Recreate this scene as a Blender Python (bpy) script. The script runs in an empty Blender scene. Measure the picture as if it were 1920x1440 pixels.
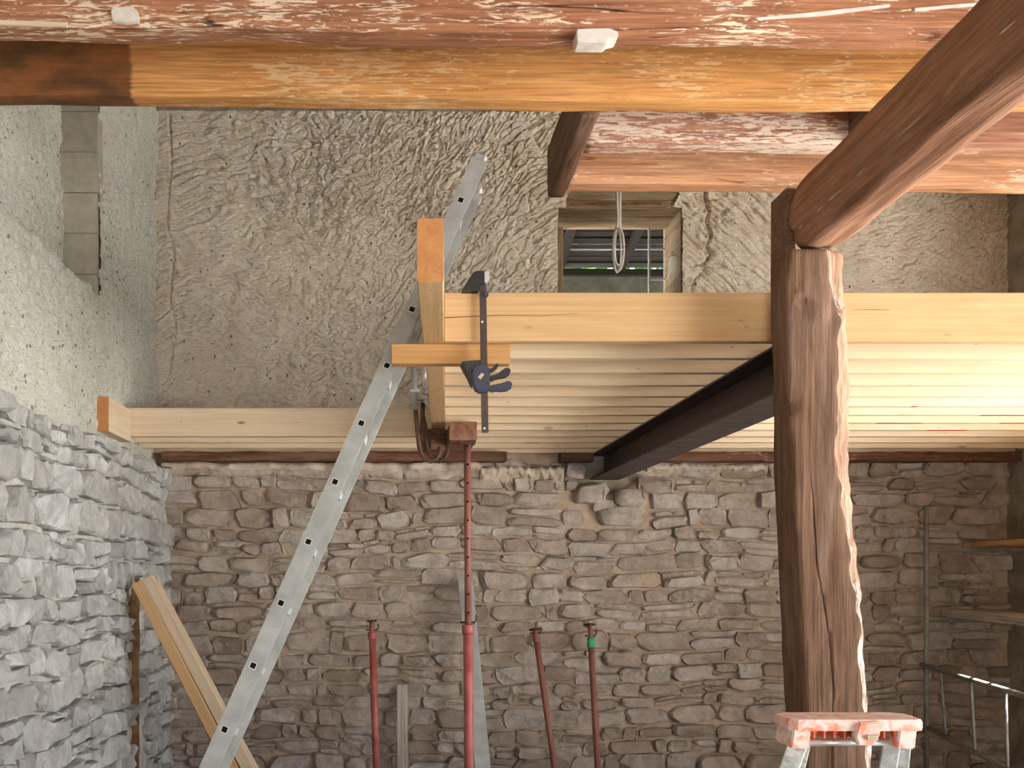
import bpy, bmesh, math, random
import numpy as np
from mathutils import Vector, Matrix

# ------------------------------------------------------------------ camera, light, exposure
SC = bpy.context.scene
COL = SC.collection
CH = 1.62                      # camera height above the barn floor
F, VX, VY = 1900.0, 745.0, 1070.0   # focal length and vanishing point for the 1920x1440 frame

cam = bpy.data.cameras.new('camera'); camo = bpy.data.objects.new('camera', cam); COL.objects.link(camo)
camo.location = (0, 0, CH); camo.rotation_euler = (math.pi/2, 0, 0)
cam.sensor_width = 36; cam.lens = F/1920*36
cam.shift_x = (960-VX)/1920; cam.shift_y = (VY-720)/1920
cam.clip_start = .05; cam.clip_end = 200
SC.camera = camo

w = bpy.data.worlds.new('overcast_sky'); SC.world = w; w.use_nodes = True
bg = w.node_tree.nodes['Background']; bg.inputs[0].default_value = (.87, .94, 1.0, 1); bg.inputs[1].default_value = 1.0

sun = bpy.data.lights.new('sun', 'SUN'); sun.energy = 14.0; sun.angle = math.radians(1.2); sun.color = (1, .97, .93)
so = bpy.data.objects.new('sun', sun); COL.objects.link(so)
so.rotation_euler = Vector((-.50, .12, -1.0)).to_track_quat('-Z', 'Y').to_euler()

def portal(name, loc, size, direction):
    l = bpy.data.lights.new(name, 'AREA'); l.shape = 'RECTANGLE'; l.size, l.size_y = size
    l.cycles.is_portal = True
    o = bpy.data.objects.new(name, l); COL.objects.link(o); o.location = loc
    o.rotation_euler = Vector(direction).to_track_quat('-Z', 'Z').to_euler()

DOOR = (2.3, 5.0, 0.0, 2.44)      # opening in the right wall: y0, y1, z0, z1
LOFT = (3.4, 6.2, 2.85, 4.5)      # loft opening above it
GATE = (-2.0, 1.5, 0.0, 4.4)     # barn gate in the right wall beside the camera
FILL_OPENING = (-.6, .9, 0.0, 2.2)     # unseen opening added behind the camera for fill light: x0, x1, z0, z1
BACK_Y = -3.0
portal('door_portal', (5.2, (DOOR[0]+DOOR[1])/2, (DOOR[2]+DOOR[3])/2), (DOOR[1]-DOOR[0], DOOR[3]-DOOR[2]), (-1, 0, 0))
portal('loft_portal', (5.2, (LOFT[0]+LOFT[1])/2, (LOFT[2]+LOFT[3])/2), (LOFT[1]-LOFT[0], LOFT[3]-LOFT[2]), (-1, 0, 0))
portal('gate_portal', (5.2, (GATE[0]+GATE[1])/2, (GATE[2]+GATE[3])/2), (GATE[1]-GATE[0], GATE[3]-GATE[2]), (-1, 0, 0))

portal('fill_opening_portal', ((FILL_OPENING[0]+FILL_OPENING[1])/2, BACK_Y-.4, (FILL_OPENING[2]+FILL_OPENING[3])/2), (FILL_OPENING[1]-FILL_OPENING[0], FILL_OPENING[3]-FILL_OPENING[2]), (0, 1, 0))  # guides sky light through the opening added for frontal fill
SC.view_settings.view_transform = 'Standard'; SC.view_settings.look = 'None'
SC.view_settings.gamma = 1; SC.view_settings.use_curve_mapping = False
SC.view_settings.exposure = 2.6
SC.cycles.max_bounces = 10; SC.cycles.diffuse_bounces = 6
SC.cycles.use_denoising = True
SC.cycles.caustics_reflective = False; SC.cycles.caustics_refractive = False
SC.cycles.sample_clamp_indirect = 8

# ------------------------------------------------------------------ helpers
RNG = np.random.default_rng(7)
random.seed(3)

def P(x, y, d):
    """point of the place seen at picture position (x, y) and standing d metres into the barn"""
    return Vector(((x-VX)*d/F, d, CH+(VY-y)*d/F))

def lin(c):
    return tuple(((v/255)/12.92 if v/255 <= .04045 else ((v/255+.055)/1.055)**2.4) for v in c)+(1,)

_perm = np.random.default_rng(11).permutation(4096).astype(np.int64)
_grad = np.random.default_rng(12).normal(size=(4096, 3)); _grad /= np.linalg.norm(_grad, axis=1)[:, None]
def pn(p, seed=0):
    p = np.asarray(p, float); i = np.floor(p).astype(np.int64); f = p-i
    s = f*f*f*(f*(f*6-15)+10); out = np.zeros(len(p))
    for a in (0, 1):
        for b in (0, 1):
            for c in (0, 1):
                h = _perm[(_perm[(_perm[(i[:, 0]+a+seed*131) & 4095]+i[:, 1]+b) & 4095]+i[:, 2]+c) & 4095]
                g = _grad[h]
                dot = g[:, 0]*(f[:, 0]-a)+g[:, 1]*(f[:, 1]-b)+g[:, 2]*(f[:, 2]-c)
                wt = (s[:, 0] if a else 1-s[:, 0])*(s[:, 1] if b else 1-s[:, 1])*(s[:, 2] if c else 1-s[:, 2])
                out += wt*dot
    return out*1.6
def n2(u, v, su, sv, seed=0):
    return pn(np.stack([u*su, v*sv, np.full_like(u, seed*7.31+.5)], 1), seed)

def tag(o, label=None, cat=None, group=None, kind=None):
    if label: o['label'] = label
    if cat: o['category'] = cat
    if group: o['group'] = group
    if kind: o['kind'] = kind
    return o
def empty(name, loc, label=None, cat=None, group=None, kind=None):
    o = bpy.data.objects.new(name, None); o.empty_display_size = .1; o.location = loc; COL.objects.link(o)
    return tag(o, label, cat, group, kind)
def mesh_data(name, V, Fs, mats, smooth=False, midx=None):
    me = bpy.data.meshes.new(name); me.from_pydata([tuple(v) for v in V], [], [tuple(int(i) for i in f) for f in Fs])
    for m in (mats if isinstance(mats, (list, tuple)) else [mats]): me.materials.append(m)
    if midx is not None: me.polygons.foreach_set('material_index', midx)
    if smooth: me.polygons.foreach_set('use_smooth', [True]*len(me.polygons))
    me.update(); return me
def link(name, me, parent=None, mw=None):
    o = bpy.data.objects.new(name, me); COL.objects.link(o)
    mw = mw or Matrix.Identity(4)
    if parent is not None:
        o.parent = parent; o.matrix_local = MW(parent).inverted() @ mw
    else: o.matrix_local = mw
    return o
def MW(o):
    m = o.matrix_basis.copy()
    return MW(o.parent) @ m if o.parent else m
def world_mesh(name, V, Fs, mats, parent=None, smooth=False, midx=None, origin=None):
    """vertices in world space; origin goes to the base of the mesh (or to the parent's)"""
    V = np.asarray([tuple(v) for v in V], float)
    if origin is None:
        lo, hi = V.min(0), V.max(0); origin = ((lo[0]+hi[0])/2, (lo[1]+hi[1])/2, lo[2])
    origin = Vector(origin)
    me = mesh_data(name, V-np.array(origin), Fs, mats, smooth, midx)
    return link(name, me, parent, Matrix.Translation(origin))

def frame_x(p0, p1, up=(0, 0, 1)):
    x = (p1-p0).normalized(); up = Vector(up); y = up.cross(x)
    if y.length < 1e-5: y = Vector((0, 1, 0)).cross(x)
    y.normalize(); z = x.cross(y)
    m = Matrix((x, y, z)).transposed().to_4x4(); m.translation = p0; return m
def loft(rings, closed=True):
    V = [v for r in rings for v in r]; n = len(rings[0]); Fs = []
    for i in range(len(rings)-1):
        for j in range(n):
            k = (j+1) % n
            Fs.append((i*n+j, i*n+k, (i+1)*n+k, (i+1)*n+j))
    caps = len(Fs)
    if closed:
        Fs.append(tuple(range(n))[::-1]); Fs.append(tuple((len(rings)-1)*n+j for j in range(n)))
    return V, Fs, caps
def rect_ring(w, h, c, m=1, round_=False):
    """closed outline in (y, z), chamfered corners, m extra points a side"""
    a, b = w/2, h/2; pts = []
    cs = [(a, -b), (a, b), (-a, b), (-a, -b)]
    for i in range(4):
        x0, y0 = cs[i]; x1, y1 = cs[(i+1) % 4]; L = math.hypot(x1-x0, y1-y0); ux, uy = (x1-x0)/L, (y1-y0)/L
        for t in np.linspace(c, L-c, m+1): pts.append((x0+ux*t, y0+uy*t))
        if round_:
            px, py = x1, y1; x2, y2 = cs[(i+2) % 4]; L2 = math.hypot(x2-x1, y2-y1); vx, vy = (x2-x1)/L2, (y2-y1)/L2
            for q in (.33, .66):
                A = (x1-ux*c, y1-uy*c); B = (x1+vx*c, y1+vy*c)
                qx = (1-q)**2*A[0]+2*q*(1-q)*px+q*q*B[0]; qy = (1-q)**2*A[1]+2*q*(1-q)*py+q*q*B[1]
                pts.append((qx, qy))
    return pts
def bar(name, p0, p1, w, h, mat, parent=None, up=(0, 0, 1), cham=.003, segs=1, m=1, noise=0., nscale=(2, 9), seed=0, end_mat=None, smooth=False, round_=False, wave=0.):
    p0, p1 = Vector(p0), Vector(p1); L = (p1-p0).length
    ring = np.array(rect_ring(w, h, cham, m, round_)); rings = []
    for i in range(segs+1):
        x = L*i/segs; r = np.column_stack([np.full(len(ring), x), ring])
        if noise:
            q = r*np.array([nscale[0], nscale[1], nscale[1]])
            d = pn(q+seed*17.3, 1)*noise+pn(q*2.7+seed*9.1, 2)*noise*.4
            nrm = ring/np.maximum(np.linalg.norm(ring, axis=1), 1e-6)[:, None]
            r[:, 1:] += nrm*d[:, None]
        if wave:
            r[:, 1] += pn(np.array([[x*.9+seed*3.7, .3, .1]]), 3)[0]*wave; r[:, 2] += pn(np.array([[x*.8+seed*5.1, .9, .4]]), 4)[0]*wave
        rings.append([tuple(v) for v in r])
    V, Fs, caps = loft(rings)
    midx = None; mats = [mat]
    if end_mat: mats.append(end_mat); midx = [0]*caps+[1, 1]
    me = mesh_data(name, V, Fs, mats, smooth, midx)
    return link(name, me, parent, frame_x(p0, p1, up))
def tube(name, pts, r, mat, parent=None, n=12, smooth=True, rx=None):
    """round (or flat when rx is given: half width r, half thickness rx) tube along points"""
    pts = [Vector(p) for p in pts]; rings = []
    rs = r if isinstance(r, (list, tuple)) else [r]*len(pts)
    t0 = (pts[1]-pts[0]).normalized(); u = t0.orthogonal().normalized()
    if rx: u = (Vector((0, 1, 0))-t0*t0.y).normalized()
    for i, p in enumerate(pts):
        a = pts[max(i-1, 0)]; b = pts[min(i+1, len(pts)-1)]; t = (b-a).normalized()
        u = (u-t*u.dot(t)).normalized(); v = t.cross(u)
        rings.append([p+u*math.cos(2*math.pi*k/n)*(rs[i])+v*math.sin(2*math.pi*k/n)*(rx or rs[i]) for k in range(n)])
    V, Fs, c = loft(rings)
    o = world_mesh(name, V, Fs, mat, parent, smooth=False)
    if smooth:
        o.data.polygons.foreach_set('use_smooth', [True]*c+[False]*2)
    return o
def prism(name, pts2, d0, d1, mat, parent=None, bev=.0):
    """outline of world (x, z) points, thick from depth d0 to d1"""
    bm = bmesh.new(); vs = [bm.verts.new((p[0], d0, p[1])) for p in pts2]; f = bm.faces.new(vs)
    r = bmesh.ops.extrude_face_region(bm, geom=[f]); bmesh.ops.translate(bm, verts=[v for v in r['geom'] if isinstance(v, bmesh.types.BMVert)], vec=(0, d1-d0, 0))
    bmesh.ops.recalc_face_normals(bm, faces=bm.faces)
    if bev: bmesh.ops.bevel(bm, geom=list(bm.edges), offset=bev, segments=2, affect='EDGES', clamp_overlap=True)
    V = [v.co.copy() for v in bm.verts]; bm.verts.index_update(); Fs = [[v.index for v in f.verts] for f in bm.faces]; bm.free()
    return world_mesh(name, V, Fs, mat, parent)
def px_outline(pts, d, ox, oy, s):
    out = []
    for u, v in pts:
        q = P(ox+u/s, oy+v/s, d); out.append((q.x, q.z))
    return out
def box(name, lo, hi, mat, parent=None, bev=.004):
    lo, hi = Vector(lo), Vector(hi); c = (lo+hi)/2
    return bar(name, (lo.x, c.y, c.z), (hi.x, c.y, c.z), hi.y-lo.y, hi.z-lo.z, mat, parent, cham=bev)
def boxes_mesh(name, bxs, mat, parent=None):
    V = []; Fs = []
    for lo, hi in bxs:
        b = len(V)
        V += [(x, y, z) for z in (lo[2], hi[2]) for y in (lo[1], hi[1]) for x in (lo[0], hi[0])]
        Fs += [[b+i for i in f] for f in ((0, 2, 3, 1), (4, 5, 7, 6), (0, 1, 5, 4), (2, 6, 7, 3), (0, 4, 6, 2), (1, 3, 7, 5))]
    return world_mesh(name, V, Fs, mat, parent)

# ------------------------------------------------------------------ materials
class NB:
    def __init__(s, name):
        s.m = bpy.data.materials.new(name); s.m.use_nodes = True; s.t = s.m.node_tree; s.b = s.t.nodes['Principled BSDF']
    def n(s, typ, ins=None, out=0, **props):
        nd = s.t.nodes.new('ShaderNode'+typ)
        for k, v in props.items(): setattr(nd, k, v)
        for k, v in (ins or {}).items(): s.put(nd.inputs[k], v)
        return nd.outputs[out]
    def put(s, sock, v):
        if isinstance(v, bpy.types.NodeSocket): s.t.links.new(v, sock)
        else: sock.default_value = v
    def coord(s, scale=(1, 1, 1), rnd=True, world=False):
        c = s.n('TexCoord', out=3) if not world else s.n('NewGeometry', out=0)
        if rnd and not world:
            r = s.n('ObjectInfo', out=5); r = s.n('Math', {0: r, 1: 37.0}, operation='MULTIPLY')
            cx = s.n('CombineXYZ', {0: r, 1: r, 2: r}); c = s.n('VectorMath', {0: c, 1: cx}, operation='ADD')
        return s.n('Mapping', {'Vector': c, 'Scale': scale})
    def noise(s, vec, scale, detail=4, rough=.6, dist=0.):
        return s.n('TexNoise', {'Vector': vec, 'Scale': scale, 'Detail': detail, 'Roughness': rough, 'Distortion': dist})
    def vor(s, vec, scale, feature='F1', rnd=1.):
        return s.n('TexVoronoi', {'Vector': vec, 'Scale': scale, 'Randomness': rnd}, feature=feature)
    def step(s, v, a, b, lo=0., hi=1.):
        return s.n('MapRange', {0: v, 1: a, 2: b, 3: lo, 4: hi}, clamp=True)
    def mix(s, f, a, b, mode='MIX'):
        nd = s.t.nodes.new('ShaderNodeMix'); nd.data_type = 'RGBA'; nd.blend_type = mode
        s.put(nd.inputs[0], f); s.put(nd.inputs[6], a); s.put(nd.inputs[7], b); return nd.outputs[2]
    def math(s, op, a, b=0.): return s.n('Math', {0: a, 1: b}, operation=op)
    def bump(s, h, strength=.5, dist=.01, normal=None):
        d = {'Height': h, 'Strength': strength, 'Distance': dist}
        if normal is not None: d['Normal'] = normal
        return s.n('Bump', d)
    def done(s, col, rough=.8, normal=None, metal=0., spec=.3):
        s.put(s.b.inputs['Base Color'], col); s.put(s.b.inputs['Roughness'], rough); s.put(s.b.inputs['Metallic'], metal)
        s.put(s.b.inputs['Specular IOR Level'], spec)
        if normal is not None: s.put(s.b.inputs['Normal'], normal)
        return s.m

def axis_scale(ax, along, across):
    return tuple(along if 'xyz'[i] == ax else across for i in range(3))

def m_pine(name, light, dark, knot=(120, 75, 40), ax='x', knots=.5, vary=.12):
    b = NB(name); v = b.coord(axis_scale(ax, .7, 9)); g = b.noise(v, 3.0, 6, .62, .6)
    v2 = b.coord(axis_scale(ax, .35, 26)); g2 = b.noise(v2, 3.5, 3, .6, .3)
    c = b.mix(b.step(g, .35, .68), lin(dark), lin(light))
    c = b.mix(b.step(g2, .44, .62, .16, 0), c, lin([x*.66 for x in dark]))
    r = b.n('ObjectInfo', out=5)
    c = b.mix(b.step(r, 0, 1, 0, vary*2.2), c, lin((238, 214, 176)), 'MIX')
    kv = b.vor(b.coord(axis_scale(ax, 2.2, 6.0)), 1.15)
    kn = b.step(kv, .055, .10, knots, 0.); c = b.mix(kn, c, lin(knot))
    sv = b.vor(b.coord(axis_scale(ax, 6, 17)), 1.1); c = b.mix(b.step(sv, .05, .085, knots*.9, 0.), c, lin(knot))
    return b.done(c, .62, b.bump(g2, .18, .002), spec=.25)

def m_oldwood(name, light, dark, flake=(225, 205, 180), amount=.5, ax='x', stain_at=None, rough_bump=.5, cracks=True, greys=None):
    b = NB(name); v = b.coord(axis_scale(ax, .8, 7)); g = b.noise(v, 3.0, 7, .65, .8)
    v2 = b.coord(axis_scale(ax, .5, 20)); g2 = b.noise(v2, 4, 4, .65, .5)
    c = b.mix(b.step(g, .32, .68), lin(dark), lin(light))
    c = b.mix(b.step(g2, .40, .58, .45, 0), c, lin([x*.5 for x in dark]))
    if greys:
        c = b.mix(b.step(b.noise(b.coord(axis_scale(ax, .6, 3)), 2.2, 4), .5, .7, 0, .6), c, lin(greys))
    fv = b.coord(axis_scale(ax, 2.2, 15)); fl = b.noise(fv, 4.2, 7, .68, 1.1)
    fb = b.noise(b.coord(axis_scale(ax, .8, 2.2)), 1.5, 2, .5)
    fm = b.math('ADD', fl, b.math('MULTIPLY', b.math('SUBTRACT', fb, .5), .55))
    edge = .68-.24*amount; fm = b.step(fm, edge, edge+.035)
    fm = b.math('MULTIPLY', fm, min(1, amount*1.7)); c = b.mix(fm, c, lin(flake))
    if stain_at is not None:
        sx = b.n('SeparateXYZ', {0: b.n('TexCoord', out=3)}); q = b.math('ADD', sx, b.math('MULTIPLY', b.noise(b.coord((2, 9, 9)), 3), .06))
        st = b.step(q, stain_at-.005, stain_at+.012, 1, 0)
        dk = b.mix(b.step(b.noise(b.coord((1.5, 3, 3)), 2.6, 5), .38, .6), lin((64, 42, 28)), lin((130, 78, 42)))
        c = b.mix(b.math('MULTIPLY', st, .9), c, dk)
    h = b.math('ADD', b.math('MULTIPLY', g2, .7), b.math('ADD', g, b.math('MULTIPLY', fm, .35)))
    nb = b.bump(h, rough_bump, .012)
    if cracks:
        cv = b.noise(b.coord(axis_scale(ax, .22, 5.5)), 2.4, 3, .55, .4); ck = b.step(b.math('ABSOLUTE', b.math('SUBTRACT', cv, .5)), .004, .011, 1, 0)
        ck = b.math('MULTIPLY', ck, b.step(b.noise(b.coord(axis_scale(ax, .5, 1.2)), 2), .5, .56))
        c = b.mix(b.math('MULTIPLY', ck, .85), c, lin((40, 22, 14))); nb = b.bump(b.math('MULTIPLY', ck, -1.), .6, .012, nb)
    return b.done(c, .72, nb, spec=.3)

def m_plaster(name, a, c2, dirt, hole=(70, 58, 45), bumpy=.7, hs=13, hw=.115):
    b = NB(name); v = b.coord(rnd=False)
    big = b.noise(v, 1.3, 4, .6); mid = b.noise(v, 6, 5, .65)
    c = b.mix(b.step(b.math('ADD', b.math('MULTIPLY', big, .65), b.math('MULTIPLY', mid, .35)), .38, .62), lin(a), lin(c2))
    c = b.mix(b.step(b.noise(v, 2.6, 6, .7, .5), .52, .72, 0, .55), c, lin(dirt))
    f = b.noise(b.n('Mapping', {'Vector': v, 'Rotation': (0, .5, 0), 'Scale': (1, 1, 2.6)}), 34, 5, .6, .6)
    c = b.mix(b.step(f, .34, .48, .42, 0), c, lin([x*.62 for x in dirt]))
    hv = b.vor(b.n('Mapping', {'Vector': v, 'Scale': (1, 1, .6)}), hs); hm = b.step(b.math('ADD', hv, b.math('MULTIPLY', f, .10)), hw, hw*1.35, .8, 0)
    c = b.mix(hm, c, lin(hole))
    h = b.math('SUBTRACT', b.math('ADD', f, b.math('MULTIPLY', b.noise(v, 90, 3), .35)), b.math('MULTIPLY', hm, .8))
    return b.done(c, .95, b.bump(h, bumpy, .016), spec=.1)

def m_stone(name, tones, wash=(214, 208, 198), wash_amt=.5, bumpy=.8):
    b = NB(name); t = b.n('Attribute', out=2, attribute_name='tone'); p = b.coord(world=True)
    c = b.mix(b.step(t, 0, .5), lin(tones[0]), lin(tones[1])); c = b.mix(b.step(t, .5, 1), c, lin(tones[2]))
    n = b.noise(p, 9, 6, .68, .4); c = b.mix(b.step(n, .38, .64, .45, 0), c, lin([x*.66 for x in tones[0]]))
    wn = b.noise(b.n('Mapping', {'Vector': p, 'Scale': (1, 1, 1.5)}), 1.25, 5, .62, .3)
    wm = b.math('MULTIPLY', b.step(wn, .50, .68), b.step(b.noise(p, 22, 4), .40, .58)); c = b.mix(b.math('MULTIPLY', wm, wash_amt), c, lin(wash))
    h = b.math('ADD', n, b.math('MULTIPLY', b.noise(p, 48, 4, .6), .45))
    return b.done(c, .92, b.bump(h, bumpy, .02), spec=.12)

def m_metal(name, col, col2, rough=.45, metal=.9, scale=7, bump_=.1, stretch=(1, 1, 1)):
    b = NB(name); v = b.coord(stretch); n = b.noise(v, scale, 5, .62)
    c = b.mix(b.step(n, .38, .66), lin(col), lin(col2))
    return b.done(c, b.step(n, .3, .7, rough*.8, min(1, rough*1.3)), b.bump(n, bump_, .003), metal=metal, spec=.5)

def m_plain(name, col, col2=None, rough=.7, scale=12, bump_=.1, spec=.3, metal=0.):
    b = NB(name); v = b.coord(); n = b.noise(v, scale, 4, .6)
    c = b.mix(b.step(n, .38, .66), lin(col), lin(col2 or [x*.8 for x in col]))
    return b.done(c, rough, b.bump(n, bump_, .004), spec=spec, metal=metal)

M = {}
M['plaster'] = m_plaster('lime_plaster', (222, 209, 190), (236, 227, 212), (192, 171, 144), bumpy=1.)
M['plaster_left'] = m_plaster('white_lime_plaster', (206, 205, 191), (218, 217, 208), (184, 178, 154), hole=(112, 102, 84), bumpy=.9, hs=19, hw=.15)
M['stone'] = m_stone('rubble_stone', ((164, 146, 132), (188, 172, 160), (200, 190, 182)), bumpy=1.)
M['stone_white'] = m_stone('limewashed_stone', ((182, 180, 176), (200, 199, 196), (210, 210, 208)), (230, 230, 228), .7, 1.)
M['mortar'] = m_plain('sandy_mortar', (184, 166, 148), (158, 138, 118), .95, 9, 1., .1)
M['mortar_white'] = m_plain('limewashed_mortar', (206, 203, 196), (176, 168, 156), .95, 9, 1., .1)
M['mortar_pale'] = m_plain('pale_mortar', (206, 194, 180), (172, 152, 132), .95, 11, 1., .1)
M['mud'] = m_plain('brown_mud', (128, 98, 70), (92, 68, 48), .95, 14, .9, .1)
M['concrete'] = m_plain('concrete_block_grey', (176, 172, 158), (160, 156, 142), .92, 14, .4, .1)
M['roughwall'] = m_plain('rough_wall', (170, 160, 145), (130, 118, 100), .95, 5, 1., .1)
M['floor'] = m_plain('earth_floor', (84, 75, 66), (68, 60, 52), .95, 4, .8, .1)
M['gravel'] = m_plain('pale_gravel', (220, 219, 214), (204, 202, 196), .95, 4, .5, .1)
M['boards'] = m_oldwood('roof_boards', (120, 84, 58), (84, 56, 38), amount=.1)
M['pine'] = m_pine('fresh_pine', (238, 220, 192), (228, 204, 170))
M['pine_tan'] = m_pine('tan_pine', (224, 188, 142), (212, 172, 124), knots=.4, vary=.0)
M['pine_pale'] = m_pine('pale_pine', (230, 210, 182), (218, 194, 164), knots=.8, vary=.0)
M['pine_orange'] = m_pine('orange_pine', (212, 166, 112), (196, 146, 92), knots=.3, vary=.0)
M['end_orange'] = m_pine('orange_end_grain', (204, 146, 94), (190, 128, 78), knots=0., vary=0.)
M['old_red'] = m_oldwood('old_red_beam', (192, 136, 102), (158, 100, 72), (236, 214, 190), .55)
M['old_orange'] = m_oldwood('old_orange_beam', (226, 170, 106), (206, 140, 80), (238, 216, 176), .28, stain_at=.955, rough_bump=.3, cracks=False)
M['old_pink'] = m_oldwood('old_pink_beam', (204, 156, 130), (166, 112, 90), (234, 216, 200), .55)
M['old_salmon'] = m_oldwood('old_salmon_beam', (226, 176, 138), (206, 146, 108), (240, 220, 200), .4, rough_bump=.3)
M['old_brown'] = m_oldwood('old_brown_timber', (128, 92, 72), (92, 62, 48), amount=.08, greys=(140, 112, 98))
M['grey_render'] = m_plain('grey_render', (112, 112, 104), (92, 92, 84), .95, 9, .6, .1)
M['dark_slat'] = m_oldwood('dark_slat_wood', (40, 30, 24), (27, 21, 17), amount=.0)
M['girder'] = m_oldwood('girder_wood', (184, 134, 104), (150, 102, 76), (230, 204, 178), .14, ax='y', cracks=False, greys=(176, 138, 118))
M['post'] = m_oldwood('post_wood', (142, 109, 86), (106, 75, 56), (190, 150, 122), .05, ax='z', greys=(150, 124, 110), rough_bump=.7, cracks=False)
M['bark'] = m_oldwood('pale_wane', (206, 170, 142), (150, 104, 78), (232, 210, 190), .6, ax='z', rough_bump=1.)
M['plate_wood'] = m_oldwood('wall_plate_wood', (138, 94, 70), (96, 62, 46), amount=.2, greys=(140, 116, 98))
M['lintel'] = m_oldwood('weathered_lintel', (164, 140, 110), (120, 98, 74), amount=.1, greys=(150, 136, 116))
M['grey_board'] = m_oldwood('grey_board', (206, 198, 186), (178, 168, 154), amount=.1)
M['steel'] = m_metal('dark_steel', (62, 52, 50), (84, 70, 66), .5, .35, 6, .15, (4, 1, 4))
M['alu'] = m_metal('aluminium', (166, 169, 168), (190, 193, 191), .45, .3, 9, .06)
M['alu_bright'] = m_metal('bright_aluminium', (222, 224, 226), (236, 238, 240), .3, .5, 9, .03)
M['red'] = m_metal('red_painted_steel', (164, 84, 80), (190, 114, 108), .5, .1, 9, .15)
M['rust'] = m_metal('rusty_red_steel', (136, 86, 76), (160, 106, 94), .6, .1, 14, .2)
M['rust_dark'] = m_metal('rusty_dark_steel', (74, 50, 38), (110, 80, 58), .6, .3, 16, .2)
M['galv'] = m_metal('galvanised_tube', (108, 104, 98), (136, 132, 124), .8, .0, 12, .1)
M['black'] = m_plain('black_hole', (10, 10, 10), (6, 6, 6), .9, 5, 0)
M['clampbar'] = m_metal('clamp_bar_steel', (66, 54, 50), (84, 70, 64), .5, .3, 9, .05)
M['navy'] = m_plain('navy_plastic', (58, 62, 84), (48, 52, 72), .45, 30, .05, .5)
M['blackpl'] = m_plain('black_plastic', (40, 38, 44), (30, 28, 34), .45, 30, .05, .5)
M['cream'] = m_plain('cream_print', (206, 188, 164), (196, 178, 154), .6, 30, 0)
M['orange'] = m_plain('orange_plastic', (236, 128, 92), (226, 112, 76), .5, 20, .05, .4)
M['white_cable'] = m_plain('white_cable', (214, 210, 202), (196, 190, 182), .5, 20, .02)
M['white_bar'] = m_plain('white_glazing_bar', (206, 208, 206), (180, 182, 180), .6, 20, .05)
M['green'] = m_plain('green_tape', (70, 190, 140), (54, 166, 120), .5, 20, .05)
M['redmark'] = m_plain('red_marking', (214, 70, 80), (200, 60, 70), .7, 20, 0)
M['white_patch'] = m_plain('white_plaster_patch', (222, 214, 208), (204, 194, 186), .9, 20, .5)
M['brick'] = m_plain('reddish_block', (150, 112, 94), (120, 82, 66), .9, 18, .8, .1)
M['leaf'] = m_plain('leaf_green', (96, 150, 60), (64, 116, 40), .6, 4, 0)
def m_splash():
    b = NB('splashed_orange_plastic'); v = b.coord(); n = b.noise(v, 26, 5, .65, .6)
    sx = b.n('Separate XYZ'.replace(' ', ''), {0: b.n('NewGeometry', out=1)}, out=2)
    c = b.mix(b.step(n, .36, .54), lin((238, 146, 116)), lin((240, 220, 212)))
    return b.done(c, .6, b.bump(n, .3, .003))
M['splash'] = m_splash()
def m_alusplash():
    b = NB('splashed_aluminium'); v = b.coord((1, 1, .6)); n = b.noise(v, 30, 5, .65, .8)
    c = b.mix(b.step(n, .44, .6), lin((176, 182, 182)), lin((226, 228, 224)))
    return b.done(c, .5, b.bump(n, .2, .003), metal=.25)
M['alusplash'] = m_alusplash()
def m_glass():
    b = NB('dusty_glass'); b.put(b.b.inputs['Transmission Weight'], .95)
    return b.done((.8, .84, .82, 1), .12, spec=.4)
M['glass'] = m_glass()

# ------------------------------------------------------------------ setting
D = 7.60; XL = -1.80; XLS = -1.70; XR = 4.58
Zr = lambda r: CH+r          # height given relative to the camera

def grid_mesh(name, us, vs, disp, to_world, mat, parent, keep=None, smooth=True):
    U, Vv = np.meshgrid(us, vs); u, v = U.ravel(), Vv.ravel(); d = disp(u, v)
    W = to_world(u, v, d); nu, nv = len(us), len(vs)
    i = np.arange(nu*nv).reshape(nv, nu); q = np.stack([i[:-1, :-1], i[:-1, 1:], i[1:, 1:], i[1:, :-1]], -1).reshape(-1, 4)
    if keep is not None:
        cu, cv = u[q].mean(1), v[q].mean(1); q = q[keep(cu, cv)]
        used = np.unique(q); rm = np.full(nu*nv, -1); rm[used] = np.arange(len(used)); W = W[used]; q = rm[q]
    me = bpy.data.meshes.new(name); me.vertices.add(len(W)); me.vertices.foreach_set('co', W.ravel().astype(np.float32))
    me.loops.add(q.size); me.loops.foreach_set('vertex_index', q.ravel().astype(np.int32))
    me.polygons.add(len(q)); me.polygons.foreach_set('loop_start', (np.arange(len(q))*4).astype(np.int32))
    me.materials.append(mat); me.update(calc_edges=True); me.validate()
    if smooth: me.polygons.foreach_set('use_smooth', [True]*len(q))
    return link(name, me, parent)

tag(boxes_mesh('floor', [((-2.4, BACK_Y-.6, -.2), (5.2, 8.2, 0))], M['floor']), kind='structure')
tag(boxes_mesh('ground', [((-40, -40, -.3), (-2.4, 60, -.02)), ((5.2, -40, -.3), (40, 60, -.02)), ((-2.4, -40, -.3), (5.2, BACK_Y-.6, -.02)), ((-2.4, 8.2, -.3), (5.2, 60, -.02))], M['gravel']), kind='structure')

wall_back = empty('wall_back', (1.4, D, 0), kind='structure')
wall_left = empty('wall_left', (XL, 5, 0), kind='structure')

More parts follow.
